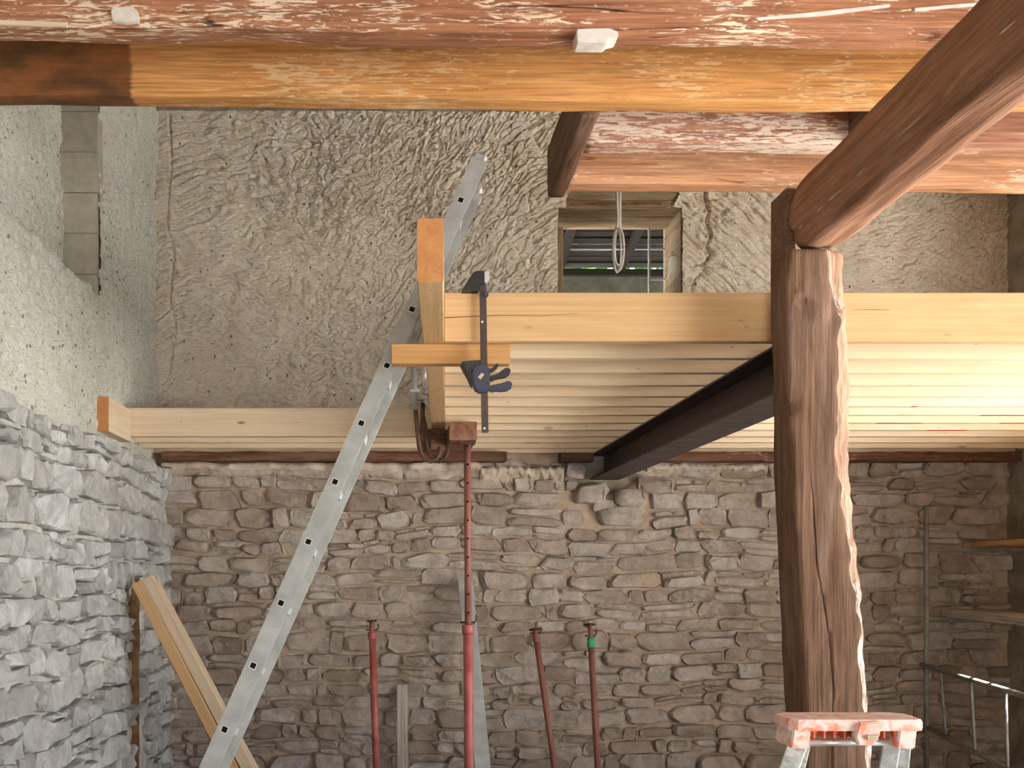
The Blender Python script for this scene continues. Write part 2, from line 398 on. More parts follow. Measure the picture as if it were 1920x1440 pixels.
# window opening in the back wall
WX0, WX1, WZ0, WZ1 = 1.20, 2.14, Zr(1.98), Zr(2.72)
CRACKS = [[(1325, 345), (1322, 372), (1330, 395), (1325, 415), (1333, 440), (1324, 462), (1332, 478), (1322, 492), (1302, 498)],
          [(1322, 492), (1318, 510), (1302, 522), (1296, 545)],
          [(1740, 395), (1765, 382), (1800, 372), (1812, 366)], [(318, 215), (322, 300), (312, 420), (326, 470), (318, 560), (330, 620), (316, 700)]]
CR = [[((x-VX)*D/F, Zr((VY-y)*D/F)) for x, y in c] for c in CRACKS]
def seg_dist(u, v, poly):
    best = np.full_like(u, 9.)
    for (a, b), (c, d) in zip(poly[:-1], poly[1:]):
        L2 = (c-a)**2+(d-b)**2; t = np.clip(((u-a)*(c-a)+(v-b)*(d-b))/L2, 0, 1)
        best = np.minimum(best, np.hypot(u-a-t*(c-a), v-b-t*(d-b)))
    return best
def disp_back(u, v):
    d = .020*n2(u, v, 1.4, 1.4, 1)+.010*n2(u, v, 5, 5, 2)
    wu = u+.05*n2(u, v, 5, 5, 3); wv = v+.05*n2(u, v, 5, 5, 4)
    rot = .30+.25*np.sin(u*1.3); a = wu*np.cos(rot)+wv*np.sin(rot); b = -wu*np.sin(rot)+wv*np.cos(rot)
    r1 = n2(a, b, 5.5, 17, 5); r2 = n2(a, b, 9, 27, 6); r3 = n2(wu, wv, 17, 22, 9)
    amp = .85+.45*np.clip(n2(u, v, 1.7, 1.7, 8)+.4, 0, 1)
    cre = lambda q, w_: np.clip(1-np.abs(q)/w_, 0, 1)
    d += amp*(.008*r1+.006*r2+.009*r3-.017*cre(r1, .17)-.014*cre(r2, .20)*np.clip(r3*3+.6, 0, 1)+.016*np.clip(r3-.2, 0, .4))
    for c in CR[:1]: d -= .05*np.clip(1-seg_dist(u, v, c)/.016, 0, 1)
    for c in CR[1:]: d -= .022*np.clip(1-seg_dist(u, v, c)/.014, 0, 1)
    # plaster broken away around the lintel
    m = ((u > 1.24) & (u < 2.14) & (v > WZ1-.01)).astype(float)
    return d
LINTEL_POLY = [(1062, 372), (1075, 352), (1120, 340), (1230, 336), (1262, 352), (1276, 362), (1262, 385), (1240, 392), (1062, 392)]
LP = [((x-VX)*D/F, Zr((VY-y)*D/F)) for x, y in LINTEL_POLY]
def in_poly(u, v, poly):
    ins = np.zeros(len(u), bool); n = len(poly)
    for i in range(n):
        (x0, y0), (x1, y1) = poly[i], poly[(i+1) % n]
        c = ((y0 > v) != (y1 > v)) & (u < (x1-x0)*(v-y0)/((y1-y0) or 1e-9)+x0); ins ^= c
    return ins
keep_back = lambda u, v: ~(((u > WX0) & (u < WX1) & (v > WZ0) & (v < WZ1)) | in_poly(u, v, LP))
grid_mesh('plaster', np.arange(XL-.05, XR+.1, .0064), np.arange(Zr(.95), Zr(3.45), .0064), disp_back,
          lambda u, v, d: np.stack([u, D-.005-d, v], 1), M['plaster'], wall_back, keep_back)
# masonry core of the wall behind plaster and stones (window left open)
core = [((XL-.6, D+.05, 0), (WX0, D+.55, Zr(5))), ((WX1, D+.05, 0), (XR+.6, D+.55, Zr(5))),
        ((WX0, D+.05, 0), (WX1, D+.55, WZ0)), ((WX0, D+.28, WZ1+.16), (WX1, D+.55, Zr(5))), ((WX0, D+.05, WZ1+.21), (WX1, D+.28, Zr(5)))]
boxes_mesh('masonry_core', core, M['roughwall'], wall_back)

# rubble stones -----------------------------------------------------
def masonry(u0, u1, v0, v1, hr, wr, rng):
    cells = []; v = v0
    while v < v1:
        h = rng.uniform(*hr); u = u0-rng.uniform(0, .1)
        while u < u1:
            w = rng.uniform(*wr)*(1.25 if h > .8*hr[1] else 1); p = rng.random()
            dv0, dv1 = rng.normal(0, .006, 2)
            if p < .16:
                k = rng.uniform(.35, .65); cells.append((u, u+w, v+dv0, v+h*k)); cells.append((u+rng.normal(0, .012), u+w, v+h*k, v+h+dv1))
            elif p < .28:
                w *= .45; cells.append((u, u+w, v+dv0, v+h+dv1))
            elif p < .36:
                k = rng.uniform(.25, .4); cells.append((u, u+w, v+dv0, v+h*(1-k)))
                cells.append((u, u+w*.55, v+h*(1-k), v+h+dv1)); cells.append((u+w*.55, u+w, v+h*(1-k), v+h+dv1))
            else: cells.append((u, u+w, v+dv0, v+h+dv1))
            u += w
        v += h
    return cells
ANG = np.radians([20, 48, 90, 132, 160, 200, 228, 270, 312, 340])
def stone_geo(cell, rng, relief, warp, gap=(.002, .008)):
    u0, u1, v0, v1 = cell; g = rng.uniform(*gap); a = max(.012, (u1-u0)/2-g); b = max(.010, (v1-v0)/2-g)
    n = rng.uniform(3.6, 9.0); t = ANG+rng.normal(0, .09, 10)
    r = (np.abs(np.cos(t))**n+np.abs(np.sin(t))**n)**(-1/n)*(1+rng.normal(0, .055, 10))
    du, dv = np.cos(t)*r*a, np.sin(t)*r*b
    du += dv*rng.normal(0, .16); cu, cv = (u0+u1)/2, (v0+v1)/2
    size = min(1, min(a, b)/.05); h = relief*rng.uniform(.45, 1.25)*(.5+.5*size)
    k = rng.uniform(.78, .93); tu, tv = rng.normal(0, .10, 2)
    R0 = np.stack([cu+du*1.03, cv+dv*1.03, np.full(10, -.03)], 1)
    R1 = np.stack([cu+du, cv+dv, h*.66*(1+rng.normal(0, .22, 10))], 1)
    R2 = np.stack([cu+du*k, cv+dv*k, h+tu*du+tv*dv+rng.normal(0, h*.22, 10)], 1)
    V = np.vstack([R0, R1, R2]); wu = V[:, 0].copy(); wv = V[:, 1].copy()
    V[:, 0] = wu+warp*.7*n2(wu, wv, 2.1, 2.1, 21); V[:, 1] = wv+warp*n2(wu, wv, 1.1, 1.6, 22)+warp*.35*n2(wu, wv, 5, 5, 23)
    Fs = []
    for s in (0, 10):
        for j in range(10):
            q = (j+1) % 10; Fs.append((s+j, s+q, s+10+q, s+10+j))
    Fs.append(tuple(range(20, 30)))
    return V, Fs
def build_stones(cells, rng, relief, warp, to_world, mat, parent, limit=300, offset=None):
    geos = []
    for c in cells:
        V, Fs = stone_geo(c, rng, relief, warp); geos.append(((c[1]-c[0])*(c[3]-c[2]), V, Fs, rng.random(), c[0] > 4.1 or parent is wall_back))
    geos.sort(key=lambda g: -g[0]*(1 if g[4] else .01))
    def tone(me, vals):
        at = me.attributes.new('tone', 'FLOAT', 'POINT'); at.data.foreach_set('value', vals)
    for _, V, Fs, t, _v in geos[:limit]:
        W = to_world(V[:, 0], V[:, 1], V[:, 2]); c = W.mean(0); me = mesh_data('stone', W-c, Fs, mat, False)
        tone(me, [t]*30); link('stone', me, parent, Matrix.Translation(Vector(c)))
    rest = geos[limit:]
    if rest:
        W = np.vstack([to_world(g[1][:, 0], g[1][:, 1], g[1][:, 2]) for g in rest]); Fs = [[i+30*k for i in f] for k, g in enumerate(rest) for f in g[2]]
        o = world_mesh('small_stones', W, Fs, mat, parent, False); tone(o.data, np.repeat([g[3] for g in rest], 30)); o['kind'] = 'stuff'

rng = np.random.default_rng(5)
cells = masonry(XLS-.1, XR, Zr(-1.52), Zr(.70), (.085, .15), (.15, .34), rng)
def ok_back(c):
    u, v = (c[0]+c[1])/2, (c[2]+c[3])/2-CH
    if 1.36 < u < 1.84 and v > .33: return False
    if u > XR-.02: return False
    return True
cells = [c for c in cells if ok_back(c)]
tw_back = lambda u, v, d: np.stack([u, D-.002-d, v], 1)
build_stones(cells, rng, .032, .045, tw_back, M['stone'], wall_back, 296)
# the stones disturbed when the steel beam was let into the wall
rng2 = np.random.default_rng(9)
for x0, x1, y0, y1, out in ((1150, 1206, 918, 951, .06), (1124, 1206, 950, 987, .055), (1082, 1140, 905, 946, .045), (1110, 1150, 938, 960, .03)):
    a, b2 = P(x0, y1, D), P(x1, y0, D); V, Fs = stone_geo((a.x, b2.x, a.z, b2.z), rng2, out, 0, (.001, .003))
    W = tw_back(V[:, 0], V[:, 1], V[:, 2]+.01); c = W.mean(0); me = mesh_data('stone', W-c, Fs, M['stone'], True)
    at = me.attributes.new('tone', 'FLOAT', 'POINT'); at.data.foreach_set('value', [.75]*30); link('stone', me, wall_back, Matrix.Translation(Vector(c)))
def disp_mortar(u, v):
    d = -.006+.016*n2(u, v, 6, 8, 31)+.008*n2(u, v, 20, 24, 32)+.02*np.clip(n2(u, v, 2.3, 2.3, 33)-.15, 0, 1)
    r = v-CH
    d -= .16*np.clip(1-np.hypot((u-1.50)/.34, (r-.74)/.17), 0, 1)**.5
    return d
grid_mesh('mortar', np.arange(XL-.1, XR+.05, .02), np.arange(Zr(-1.62), Zr(1.0), .02), disp_mortar, lambda u, v, d: np.stack([u, D-d, v], 1), M['mortar'], wall_back)
# pale mortar ledge left along the top of the stones
def ledge(name, x0, x1, zt, zb, depth, mat, seed, parent, rough=1.):
    rings = []
    for i in range(161):
        x = x0+(x1-x0)*i/160; k = pn(np.array([[x*7, seed, .3]]), 5)[0]; k2 = pn(np.array([[x*5, seed+4, .8]]), 6)[0]; k3 = 1.8*rough*pn(np.array([[x*26, seed+8, .8]]), 6)[0]
        y = D-depth*(1+.4*k)-.01*k3; top = zt+.012*k2+.006*k3; bot = zb+.03*k+.012*k3
        rings.append([(x, D+.05, bot), (x, D+.05, top), (x, y+.01, top), (x, y, top-.015), (x, y+.012, (top+bot)/2+.01*k3), (x, D-.004, bot)])
    V, Fs, c = loft(rings); return world_mesh(name, V, Fs, mat, parent, False)
ledge('mortar_ledge', XLS-.05, .62, Zr(.80), Zr(.70), .085, M['mortar_pale'], 1.2, wall_back, .3)
ledge('mortar_ledge', .62, 1.24, Zr(.77), Zr(.66), .07, M['mortar_pale'], 3.3, wall_back)
ledge('mortar_ledge', 1.86, 2.85, Zr(.79), Zr(.72), .07, M['mortar_pale'], 5.1, wall_back, .6)

# left wall: plaster above, limewashed stones below ------------------
CY, CZ, CX = 6.10, Zr(1.66), -2.015    # above CZ the wall is set back to CX in front of depth CY
def disp_left(u, v):
    d = .018*n2(u, v, 1.3, 1.3, 41)+.010*n2(u, v, 5, 3.4, 42)
    wu = u+.03*n2(u, v, 8, 8, 43); r1 = n2(wu, v, 24, 11, 44); d += .011*r1+.008*n2(wu, v, 40, 22, 45)-.013*np.clip(1-np.abs(r1)/.1, 0, 1)
    hd = n2(u, v, 30, 15, 46); d -= .03*np.clip(hd-.48, 0, .3)/.3
    return d
LG = (np.arange(2.7, D+.02, .010), np.arange(Zr(.60), Zr(3.45), .010))
def to_left(u, v, d):
    ramp = np.clip((v-CZ+.03*n2(u, v, 7, 3, 47))/.07, 0, 1); ramp = ramp*ramp*(3-2*ramp)
    return np.stack([XL+d+np.where(u < CY, (CX-XL)*ramp, 0), u, v], 1)
grid_mesh('plaster', *LG, disp_left, to_left, M['plaster_left'], wall_left, lambda u, v: ~((np.abs(u-CY) < .011) & (v > CZ)))
z = CZ-.12
while z < Zr(3.4):
    bar('concrete_block', (CX-.05, CY+.05, z+.121), (XL-.004, CY+.05, z+.121), .115, .2425, M['concrete'], wall_left, cham=.004)
    z += .245
boxes_mesh('masonry_core', [((XL-.6, BACK_Y-.4, 0), (CX-.1, D+.6, Zr(5))), ((CX-.1, BACK_Y-.4, 0), (XL-.12, D+.6, Zr(1.6))), ((CX-.1, BACK_Y-.4, 0), (XL, 2.72, Zr(5)))], M['roughwall'], wall_left)
rng = np.random.default_rng(15)
cells = masonry(2.75, D+.1, Zr(-1.45), Zr(.74), (.10, .19), (.14, .32), rng)
ok_l = lambda c: not (c[0] < 6.655 and c[1] > 6.565 and c[2] < Zr(-.12)) and (c[0]+c[1])/2 < D-.02
cells = [c for c in cells if ok_l(c)]
build_stones(cells, rng, .055, .05, lambda u, v, d: np.stack([XLS-.03+d, u, v], 1), M['stone_white'], wall_left, 300)
def disp_ml(u, v): return -.035+.020*n2(u, v, 6, 8, 51)+.010*n2(u, v, 20, 24, 52)-.03*np.clip((v-Zr(.62))/.1, 0, 1.5)
grid_mesh('mortar', np.arange(2.7, D+.05, .02), np.arange(Zr(-1.62), Zr(.74), .02), disp_ml, lambda u, v, d: np.stack([XLS+d, u, v], 1), M['mortar_white'], wall_left)
ring = []
for i in range(50):
    zz = Zr(-1.6)+(1.55)*i/49; k = pn(np.array([[zz*6, 2.2, .4]]), 5)[0]*.022; y = 6.60+k
    ring.append([(XLS-.08, y-.045, zz), (XLS+.006, y-.035+k*.4, zz), (XLS+.016, y, zz), (XLS+.008, y+.04+k*.3, zz), (XLS-.08, y+.05, zz)])
V, Fs, c = loft(ring); world_mesh('mud_seam', V, Fs, M['mud'], wall_left, True)

# right wall with the door and the loft opening, front wall with the added fill opening, roof
def wall_with_holes(name, axis, fixed, lo, hi, holes, mat, zt):
    cuts = sorted({lo, hi}|{h[0] for h in holes}|{h[1] for h in holes}); bxs = []
    for a, b2 in zip(cuts[:-1], cuts[1:]):
        mid = (a+b2)/2; zs = sorted([(h[2], h[3]) for h in holes if h[0] < mid < h[1]]); z0 = 0
        for s, e in zs+[(zt, zt)]:
            if s > z0:
                bxs.append(((fixed[0], a, z0), (fixed[1], b2, s)) if axis == 'y' else ((a, fixed[0], z0), (b2, fixed[1], s)))
            z0 = e
    return tag(boxes_mesh(name, bxs, mat), kind='structure')
wall_with_holes('wall_right', 'y', (XR, XR+.6), BACK_Y-.4, D+.05, [GATE, DOOR, LOFT], M['roughwall'], Zr(5))
wall_with_holes('wall_front', 'x', (BACK_Y-.4, BACK_Y), XL-.12, XR, [FILL_OPENING], M['roughwall'], Zr(5))
ceil = empty('ceiling', (1.4, 2.5, Zr(3.9)), kind='structure')
for i in range(46):
    x0 = XL-.1+i*.14; bar('plank', (x0+.068, BACK_Y-.4, Zr(3.91)), (x0+.068, D+.5, Zr(3.91)), .136, .03, M['boards'], ceil)
boxes_mesh('roof_deck', [((XL-.6, BACK_Y-.6, Zr(3.93)), (XR+.7, D+.7, Zr(4.05)))], M['boards'], ceil)

# window and what lies outside it ------------------------------------
win = empty('window_1', ((WX0+WX1)/2, D+.45, WZ0), kind='structure')
FD = 8.10
a, b2 = P(1046, 427, FD), P(1257, 560, FD)
bar('frame_head', (WX0-.02, FD, P(0, 422, FD).z), (WX1+.02, FD, P(0, 422, FD).z), .07, .05, M['lintel'], win)
bar('frame_stile', (P(1050, 0, FD).x, FD, WZ0), (P(1050, 0, FD).x, FD, WZ1+.12), .07, .04, M['lintel'], win, up=(1, 0, 0))
bar('frame_stile', (P(1260, 0, FD).x, FD, WZ0), (P(1260, 0, FD).x, FD, WZ1+.12), .07, .085, M['lintel'], win, up=(1, 0, 0))
bar('glazing_bar', P(1217, 428, FD), P(1217, 560, FD), .012, .016, M['white_bar'], win, up=(1, 0, 0), cham=.002)
for y in (467, 524):
    bar('glazing_bar', P(1217, y, FD), P(1250, y, FD), .012, .014, M['white_bar'], win, cham=.002)
# reveal: soffit planks, sides
for i, (d0, d1) in enumerate(((D+.02, D+.19), (D+.20, D+.44))):
    bar('soffit_plank', (WX0-.05, (d0+d1)/2, WZ1+.035), (WX1+.05, (d0+d1)/2, WZ1+.035), d1-d0, .07, M['lintel'], win, segs=16, m=2, noise=.006, seed=i+3, cham=.01)
bar('reveal_side', (WX1+.025, D+.03, (WZ0+WZ1)/2), (WX1+.025, FD, (WZ0+WZ1)/2), .06, WZ1-WZ0+.08, M['lintel'], win, segs=10, m=4, noise=.012, cham=.01)
bar('reveal_side', (WX0-.02, D+.03, (WZ0+WZ1)/2), (WX0-.02, FD, (WZ0+WZ1)/2), .05, WZ1-WZ0+.08, M['lintel'], win, segs=10, m=4, noise=.008, cham=.01)
lt = bar('window_lintel', P(1040, 367, D+.10), P(1290, 367, D+.10), .14, .15, M['lintel'], segs=24, m=3, noise=.012, seed=8, cham=.015, smooth=True)
tag(lt, 'weathered split wooden lintel above the small back wall window', 'lintel')
bar('crack_strip', P(1066, 384, D+.03), P(1240, 382, D+.03), .03, .02, M['mud'], lt, segs=12, noise=.006, seed=4)

pw = boxes_mesh('neighbour_wall', [((.2, 9.4, 0), (4.6, 9.6, Zr(2.74)))], M['grey_render']); tag(pw, 'grey rendered wall outside the small window', 'wall')
eaves = empty('eaves', (1.8, 8.9, Zr(2.75)), 'dark wooden roof eaves seen through the small window', 'roof')
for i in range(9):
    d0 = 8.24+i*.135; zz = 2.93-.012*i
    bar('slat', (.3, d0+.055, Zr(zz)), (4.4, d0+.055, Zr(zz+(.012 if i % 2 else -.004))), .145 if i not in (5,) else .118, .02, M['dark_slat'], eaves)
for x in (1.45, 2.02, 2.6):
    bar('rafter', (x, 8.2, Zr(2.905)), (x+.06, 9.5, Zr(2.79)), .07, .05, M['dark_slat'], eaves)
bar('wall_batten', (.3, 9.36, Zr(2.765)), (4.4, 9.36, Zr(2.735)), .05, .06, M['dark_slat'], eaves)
lr = np.random.default_rng(4); V = []; Fs = []
for i in range(9000):
    c = np.array([lr.uniform(-.5, 5.5), lr.uniform(11.2, 12.4), lr.uniform(0, 7.5)]); s = lr.uniform(.11, .2); e1 = lr.normal(size=3); e1 /= np.linalg.norm(e1); e2 = np.cross(e1, lr.normal(size=3)); e2 /= np.linalg.norm(e2)
    k = len(V); V += [c-e1*s, c+e2*s*.45, c+e1*s, c-e2*s*.45]; Fs.append((k, k+1, k+2, k+3))
tag(world_mesh('hedge', V, Fs, M['leaf']), 'green sunlit foliage beyond the eaves outside the window', 'hedge', kind='stuff')

# ------------------------------------------------------------------ old timber frame
ZB = 2.0
def old_beam(x0, x1, d, zl, zr, wd, h, mat, label, seed, noise=.010, end_inside=True):
    o = bar('old_beam', (x0, d+wd/2, Zr(zl)+h/2), (x1, d+wd/2, Zr(zr)+h/2), wd, h, mat, segs=90, m=5, noise=noise, nscale=(2.2, 8), seed=seed, cham=.013, round_=True, smooth=True, wave=.008)
    return tag(o, label, 'beam', 'old ceiling beams')
b1 = old_beam(CX-.05, XR+.05, 3.80, ZB+.045, ZB-.01, .12, .28, M['old_red'], 'old reddish ceiling beam with flaking paint along the top edge of the picture', 1)
b2_ = old_beam(CX-.05, XR+.05, 4.32, ZB+.03, ZB-.015, .11, .27, M['old_orange'], 'smooth orange ceiling beam with a dark stained left end', 2, .006)
b3 = old_beam(.885, XR+.05, 4.75, ZB+.005, ZB-.0, .12, .26, M['old_pink'], 'heavily flaked pinkish beam between the orange beam and the lowest old beam', 3)
b4 = old_beam(.86, XR+.05, 5.23, ZB, ZB-.02, .11, .26, M['old_salmon'], 'salmon coloured old beam just above the small window', 4, .006)
tr = bar('old_trimmer', (.845, 4.44, Zr(ZB)+.125), (.845, 5.40, Zr(ZB)+.115), .09, .26, M['old_brown'], segs=24, m=3, noise=.007, seed=6, cham=.012, smooth=True)
tag(tr, 'short dark brown trimmer holding the left ends of two old beams', 'beam')
nog = bar('nogging', (2.175, 4.44, Zr(2.10)), (2.175, 4.74, Zr(2.10)), .13, .19, M['old_brown'], cham=.01); tag(nog, 'small dark block between two old beams beside the girder', 'block')
def patch(name, pts, d, parent, mat='white_patch', t=.018):
    q = [(P(x, y, d).x, P(x, y, d).z) for x, y in pts]
    return prism(name, q, d-t, d+.06, M[mat], parent, .003)
patch('plaster_patch', [(210, 24), (216, 18), (250, 16), (260, 24), (263, 44), (240, 47), (213, 44)], 3.795, b1)
patch('plaster_patch', [(1079, 62), (1084, 58), (1142, 57), (1158, 64), (1157, 74), (1140, 78), (1135, 84), (1081, 83)], 3.80, b1)
q = P(1779, 78, 3.79); tube('bolt_head', [q+Vector((0, -.03, 0)), q+Vector((0, -.026, 0)), q+Vector((0, 0, 0)), q+Vector((0, .05, 0))], [.006, .015, .019, .012], M['alu_bright'], b1, 14)
bt = bar('pale_strip', P(-60, 41, 3.78), P(126, 47, 3.78), .012, .018, M['pine_pale'], cham=.002); tag(bt, 'thin pale strip along the beam in the top left corner', 'batten')  # thin pale strip just in front of the top beam's face

patch('mortar_fill', [(1415, 34), (1540, 22), (1668, 8), (1670, 12), (1540, 29), (1420, 38)], 3.795, b1, t=.006)
patch('mortar_fill', [(1712, 16), (1850, 4), (1852, 8), (1714, 21)], 3.795, b1, t=.006)
# girder coming from above the camera to the post
rings = []
gp = [(1.372, 1.36), (1.358, 1.30), (1.352, 1.24), (1.352, 1.205), (1.360, 1.172), (1.382, 1.146), (1.415, 1.134), (1.46, 1.130), (1.50, 1.133), (1.526, 1.142), (1.540, 1.170), (1.552, 1.22), (1.556, 1.30), (1.545, 1.37), (1.50, 1.40), (1.43, 1.40)]
dense = []
for i in range(len(gp)):
    a, b2 = gp[i], gp[(i+1) % len(gp)]
    for t in (0, .5): dense.append((a[0]+(b2[0]-a[0])*t, a[1]+(b2[1]-a[1])*t))
gp = np.array(dense); CRK = []
for i in range(111):
    y = 3.60-i*.06; k = np.column_stack([gp[:, 0]*9, np.full(len(gp), y*1.1), gp[:, 1]*9])
    d = pn(k, 61)*.013+pn(k*2.9, 62)*.008+pn(k*np.array([6, 2.2, 6]), 63)*.005
    c = gp.mean(0); nr = (gp-c)/np.linalg.norm(gp-c, axis=1)[:, None]
    # long drying crack along the lower left
    ang = np.degrees(np.arctan2(gp[:, 1]-c[1], gp[:, 0]-c[0])); target = 207+5*math.sin(y*2.2)
    ck = -.020*np.clip(1-np.abs(((ang-target+180) % 360)-180)/6, 0, 1)*(1 if (i < 42) else .3)
    ti = int(np.argmin(np.abs(((ang-target+180) % 360)-180)))
    sh = 1.0 if i > 1 else (.93+.05*i)
    q = c+(gp-c)*sh+nr*(d+ck)[:, None]
    CRK.append(Vector((q[ti, 0]-.004, y, Zr(q[ti, 1])-.003)))
    q[:, 0] += .036*max(0, min(1, (y-2.3)/1.2)); CRK[-1].x += .036*max(0, min(1, (y-2.3)/1.2))
    rings.append([(q[j, 0], y, Zr(q[j, 1])) for j in range(len(q))])
V, Fs, c = loft(rings); g = world_mesh('girder', V, Fs, M['girder'], smooth=True)
tag(g, 'thick rounded old girder running from upper right onto the post', 'beam')
for i, t, L in ((1, .008, .02), (4, .007, .03), (6, .009, .05), (9, .006, .03), (14, .005, .08), (22, .006, .03)):
    q0 = CRK[i]; q1 = CRK[i+1]; m_ = (q0+q1)/2; e = (q1-q0).normalized()
    tube('mortar_chip', [m_-e*L, m_-e*L*.3, m_+e*L*.4, m_+e*L], [.001, t*.55, t*.4, .001], M['mortar_pale'], g, 6)

# post
PF, PB = 3.55, 3.765
rows = [(462, 1445, 1480, 1553, 1579), (500, 1445, 1475, 1557, 1580), (540, 1445, 1472, 1562, 1581), (580, 1446, 1474, 1573, 1583), (602, 1447, 1475, 1577, 1583), (622, 1448, 1476, 1569, 1584), (700, 1451, 1477, 1567, 1586), (760, 1452, 1478, 1571, 1588),
        (800, 1452, 1480, 1573, 1590), (850, 1452, 1486, 1564, 1592), (960, 1456, 1490, 1585, 1599), (1060, 1459, 1496, 1598, 1606), (1115, 1461, 1500, 1607, 1613), (1130, 1461, 1501, 1603, 1612), (1240, 1467, 1506, 1612, 1618), (1340, 1472, 1510, 1621, 1627), (1440, 1477, 1514, 1626, 1633), (1960, 1490, 1530, 1655, 1664)]
R = np.array(rows, float); rings = []
fz = lambda y: Zr((VY-y)*PF/F)
for y in list(np.arange(467, 1450, 7))+[1520, 1640, 1760, 1880, 1934]:
    l, a, r, o = [np.interp(y, R[:, 0], R[:, i]) for i in (1, 2, 3, 4)]
    xl = (l-VX)*PB/F; xa = (a-VX)*PF/F; xr = (r-VX)*PF/F; xo = (o-VX)*(PF+.05)/F; z = fz(y)
    pts = []
    for t in np.linspace(0, 1, 6): pts.append((xl+(xa-xl)*t, PB+(PF+.012-PB)*t))
    cpx = np.interp(y, [600, 880, 960, 1060, 1115, 1200, 1290, 1440, 1940], [1512, 1520, 1525, 1531, 1542, 1555, 1562, 1560, 1562])
    tc = ((cpx-VX)*PF/F-xa-.008)/(xr-xa-.008); wdt = .05*np.interp(y, [860, 940, 1300, 1440], [0, .6, .55, .4]); tc += .012*pn(np.array([[y*.05, .3, .7]]), 8)[0]
    fts = sorted(list(np.linspace(0, 1, 12))+[tc-.018, tc, tc+.018]); ic = 6+fts.index(tc)
    for t in fts: pts.append((xa+.008+(xr-xa-.008)*t, PF))
    for t in np.linspace(.2, 1, 5): pts.append((xr+(xo-xr)*t, PF+.05*t))
    pts += [(xo+.004, PB-.03), (xo-.02, PB), ((xl+xo)/2, PB)]
    p = np.array(pts); k = np.column_stack([p[:, 0]*11, p[:, 1]*11, np.full(len(p), z*3.2)])
    d = pn(k, 71)*.009+pn(k*2.6, 72)*.005+pn(k*np.array([3.4, 3.4, .5]), 74)*.006; dw = pn(k*5, 73)*.006
    c = p.mean(0); nr = (p-c)/np.linalg.norm(p-c, axis=1)[:, None]; d[20:27] += dw[20:27]*1.6; d[ic] -= .35*wdt*.9
    # knots and splits
    for kx, ky, rad, amp in ((1500, 562, 16, .02), (1533, 588, 22, .014), (1482, 765, 13, -.016), (1505, 566, 8, -.03), (1476, 880, 9, -.012)):
        pxx = VX+p[:, 0]*F/np.maximum(p[:, 1], 1); d += amp*np.exp(-(((pxx-kx)/rad)**2+((y-ky)/(rad*.9))**2))
    q = p+nr*d[:, None]; rings.append([(q[j, 0], q[j, 1], z) for j in range(len(q))])
V, Fs, c = loft(rings[::-1]); n = len(rings[0]); nf = len(rings)-1
midx = [(1 if (20 <= j <= 25) else 0) for i in range(nf) for j in range(n)]+[0, 0]
post = world_mesh('timber_post', V, Fs, [M['post'], M['bark']], smooth=True, midx=midx); tag(post, 'stout waney brown timber post carrying the girder', 'post')
bar('post_cheek', (1.404, 3.688, Zr(.95)), (1.404, 3.688, Zr(1.365)), .152, .036, M['post'], post, up=(1, 0, 0), cham=.004, segs=10, m=2, noise=.003)

# steel beam (broad flanged I section) under the joists
ZJ = .874; HJ = .186
st = empty('steel_beam', (1.56, 3.8, Zr(.684)), 'dark steel I-beam carrying the pine joists from post to back wall', 'steel beam')
ya, yb = 3.785, D+.12
bar('top_flange', (1.565, ya, Zr(ZJ-.006)), (1.565, yb, Zr(ZJ-.006)), .215, .0105, M['steel'], st, cham=.001)
bar('bottom_flange', (1.565, ya, Zr(.690)), (1.565, yb, Zr(.690)), .215, .012, M['steel'], st, cham=.001)
bar('web', (1.565, ya, Zr(.779)), (1.565, yb, Zr(.779)), .010, .167, M['steel'], st, cham=.001)
wp = bar('bearing_block', (1.20, 7.50, Zr(.835)), (1.44, 7.50, Zr(.835)), .14, .06, M['old_brown'], cham=.005); tag(wp, 'dark wooden packer on the wall beside the steel beam end', 'block')

# ------------------------------------------------------------------ new pine floor
def tx(d): return .060+.0482*(d-3.07)       # left face of the new trimmer
TW = .080
SP = .304; JW = .046
ords = ['first', 'second', 'third', 'fourth', 'fifth', 'sixth', 'seventh', 'eighth', 'ninth', 'tenth', 'eleventh', 'twelfth', 'thirteenth']
joists = []
for k in range(13):
    d = 3.862+k*SP; x0 = tx(d)+TW+.002 if k < 9 else XL-.1
    mat = M['pine_tan'] if k == 0 else (M['pine_pale'] if k == 9 else M['pine'])
    h = HJ+(.0 if k else 0)
    o = bar('floor_joist', (x0, d+JW/2, Zr(ZJ+h/2)), (XR+.08, d+JW/2, Zr(ZJ+h/2)), JW, h, mat, cham=.002)
    lab = {0: 'front tan pine floor joist gripped by the black bar clamp', 9: 'pale pine header joist reaching to the left wall with the trimmer butted against it', 12: 'last pine floor joist, right against the back stone wall'}.get(k, '%s pine floor joist counted from the front one' % ords[k])
    tag(o, lab, 'joist', 'new pine floor joists'); joists.append(o)
for k, x0, x1 in ((6, 1842, 1935), (7, 1645, 1730), (7, 1878, 1960), (8, 1740, 1815), (5, 1712, 1722), (10, 985, 1010), (9, 1835, 1840)):
    d = 3.862+k*SP; a = P(x0, 0, d); b2 = P(x1, 0, d)
    bar('red_marking', (a.x, d+.016, Zr(ZJ)-.0004), (b2.x, d+.016, Zr(ZJ)-.0004), .031, .0012, M['redmark'], joists[k], cham=.0002)
cq = [P(833, 596, 3.861), P(870, 594, 3.861), P(940, 591, 3.861), P(1010, 592, 3.861), P(1085, 588, 3.861)]
tube('drying_crack', cq, [.0014, .0014, .0012, .001, .0004], M['mud'], joists[0], 5)
cq = [P(1598, 581, 3.861), P(1640, 580.5, 3.861), P(1669, 581.5, 3.861)]
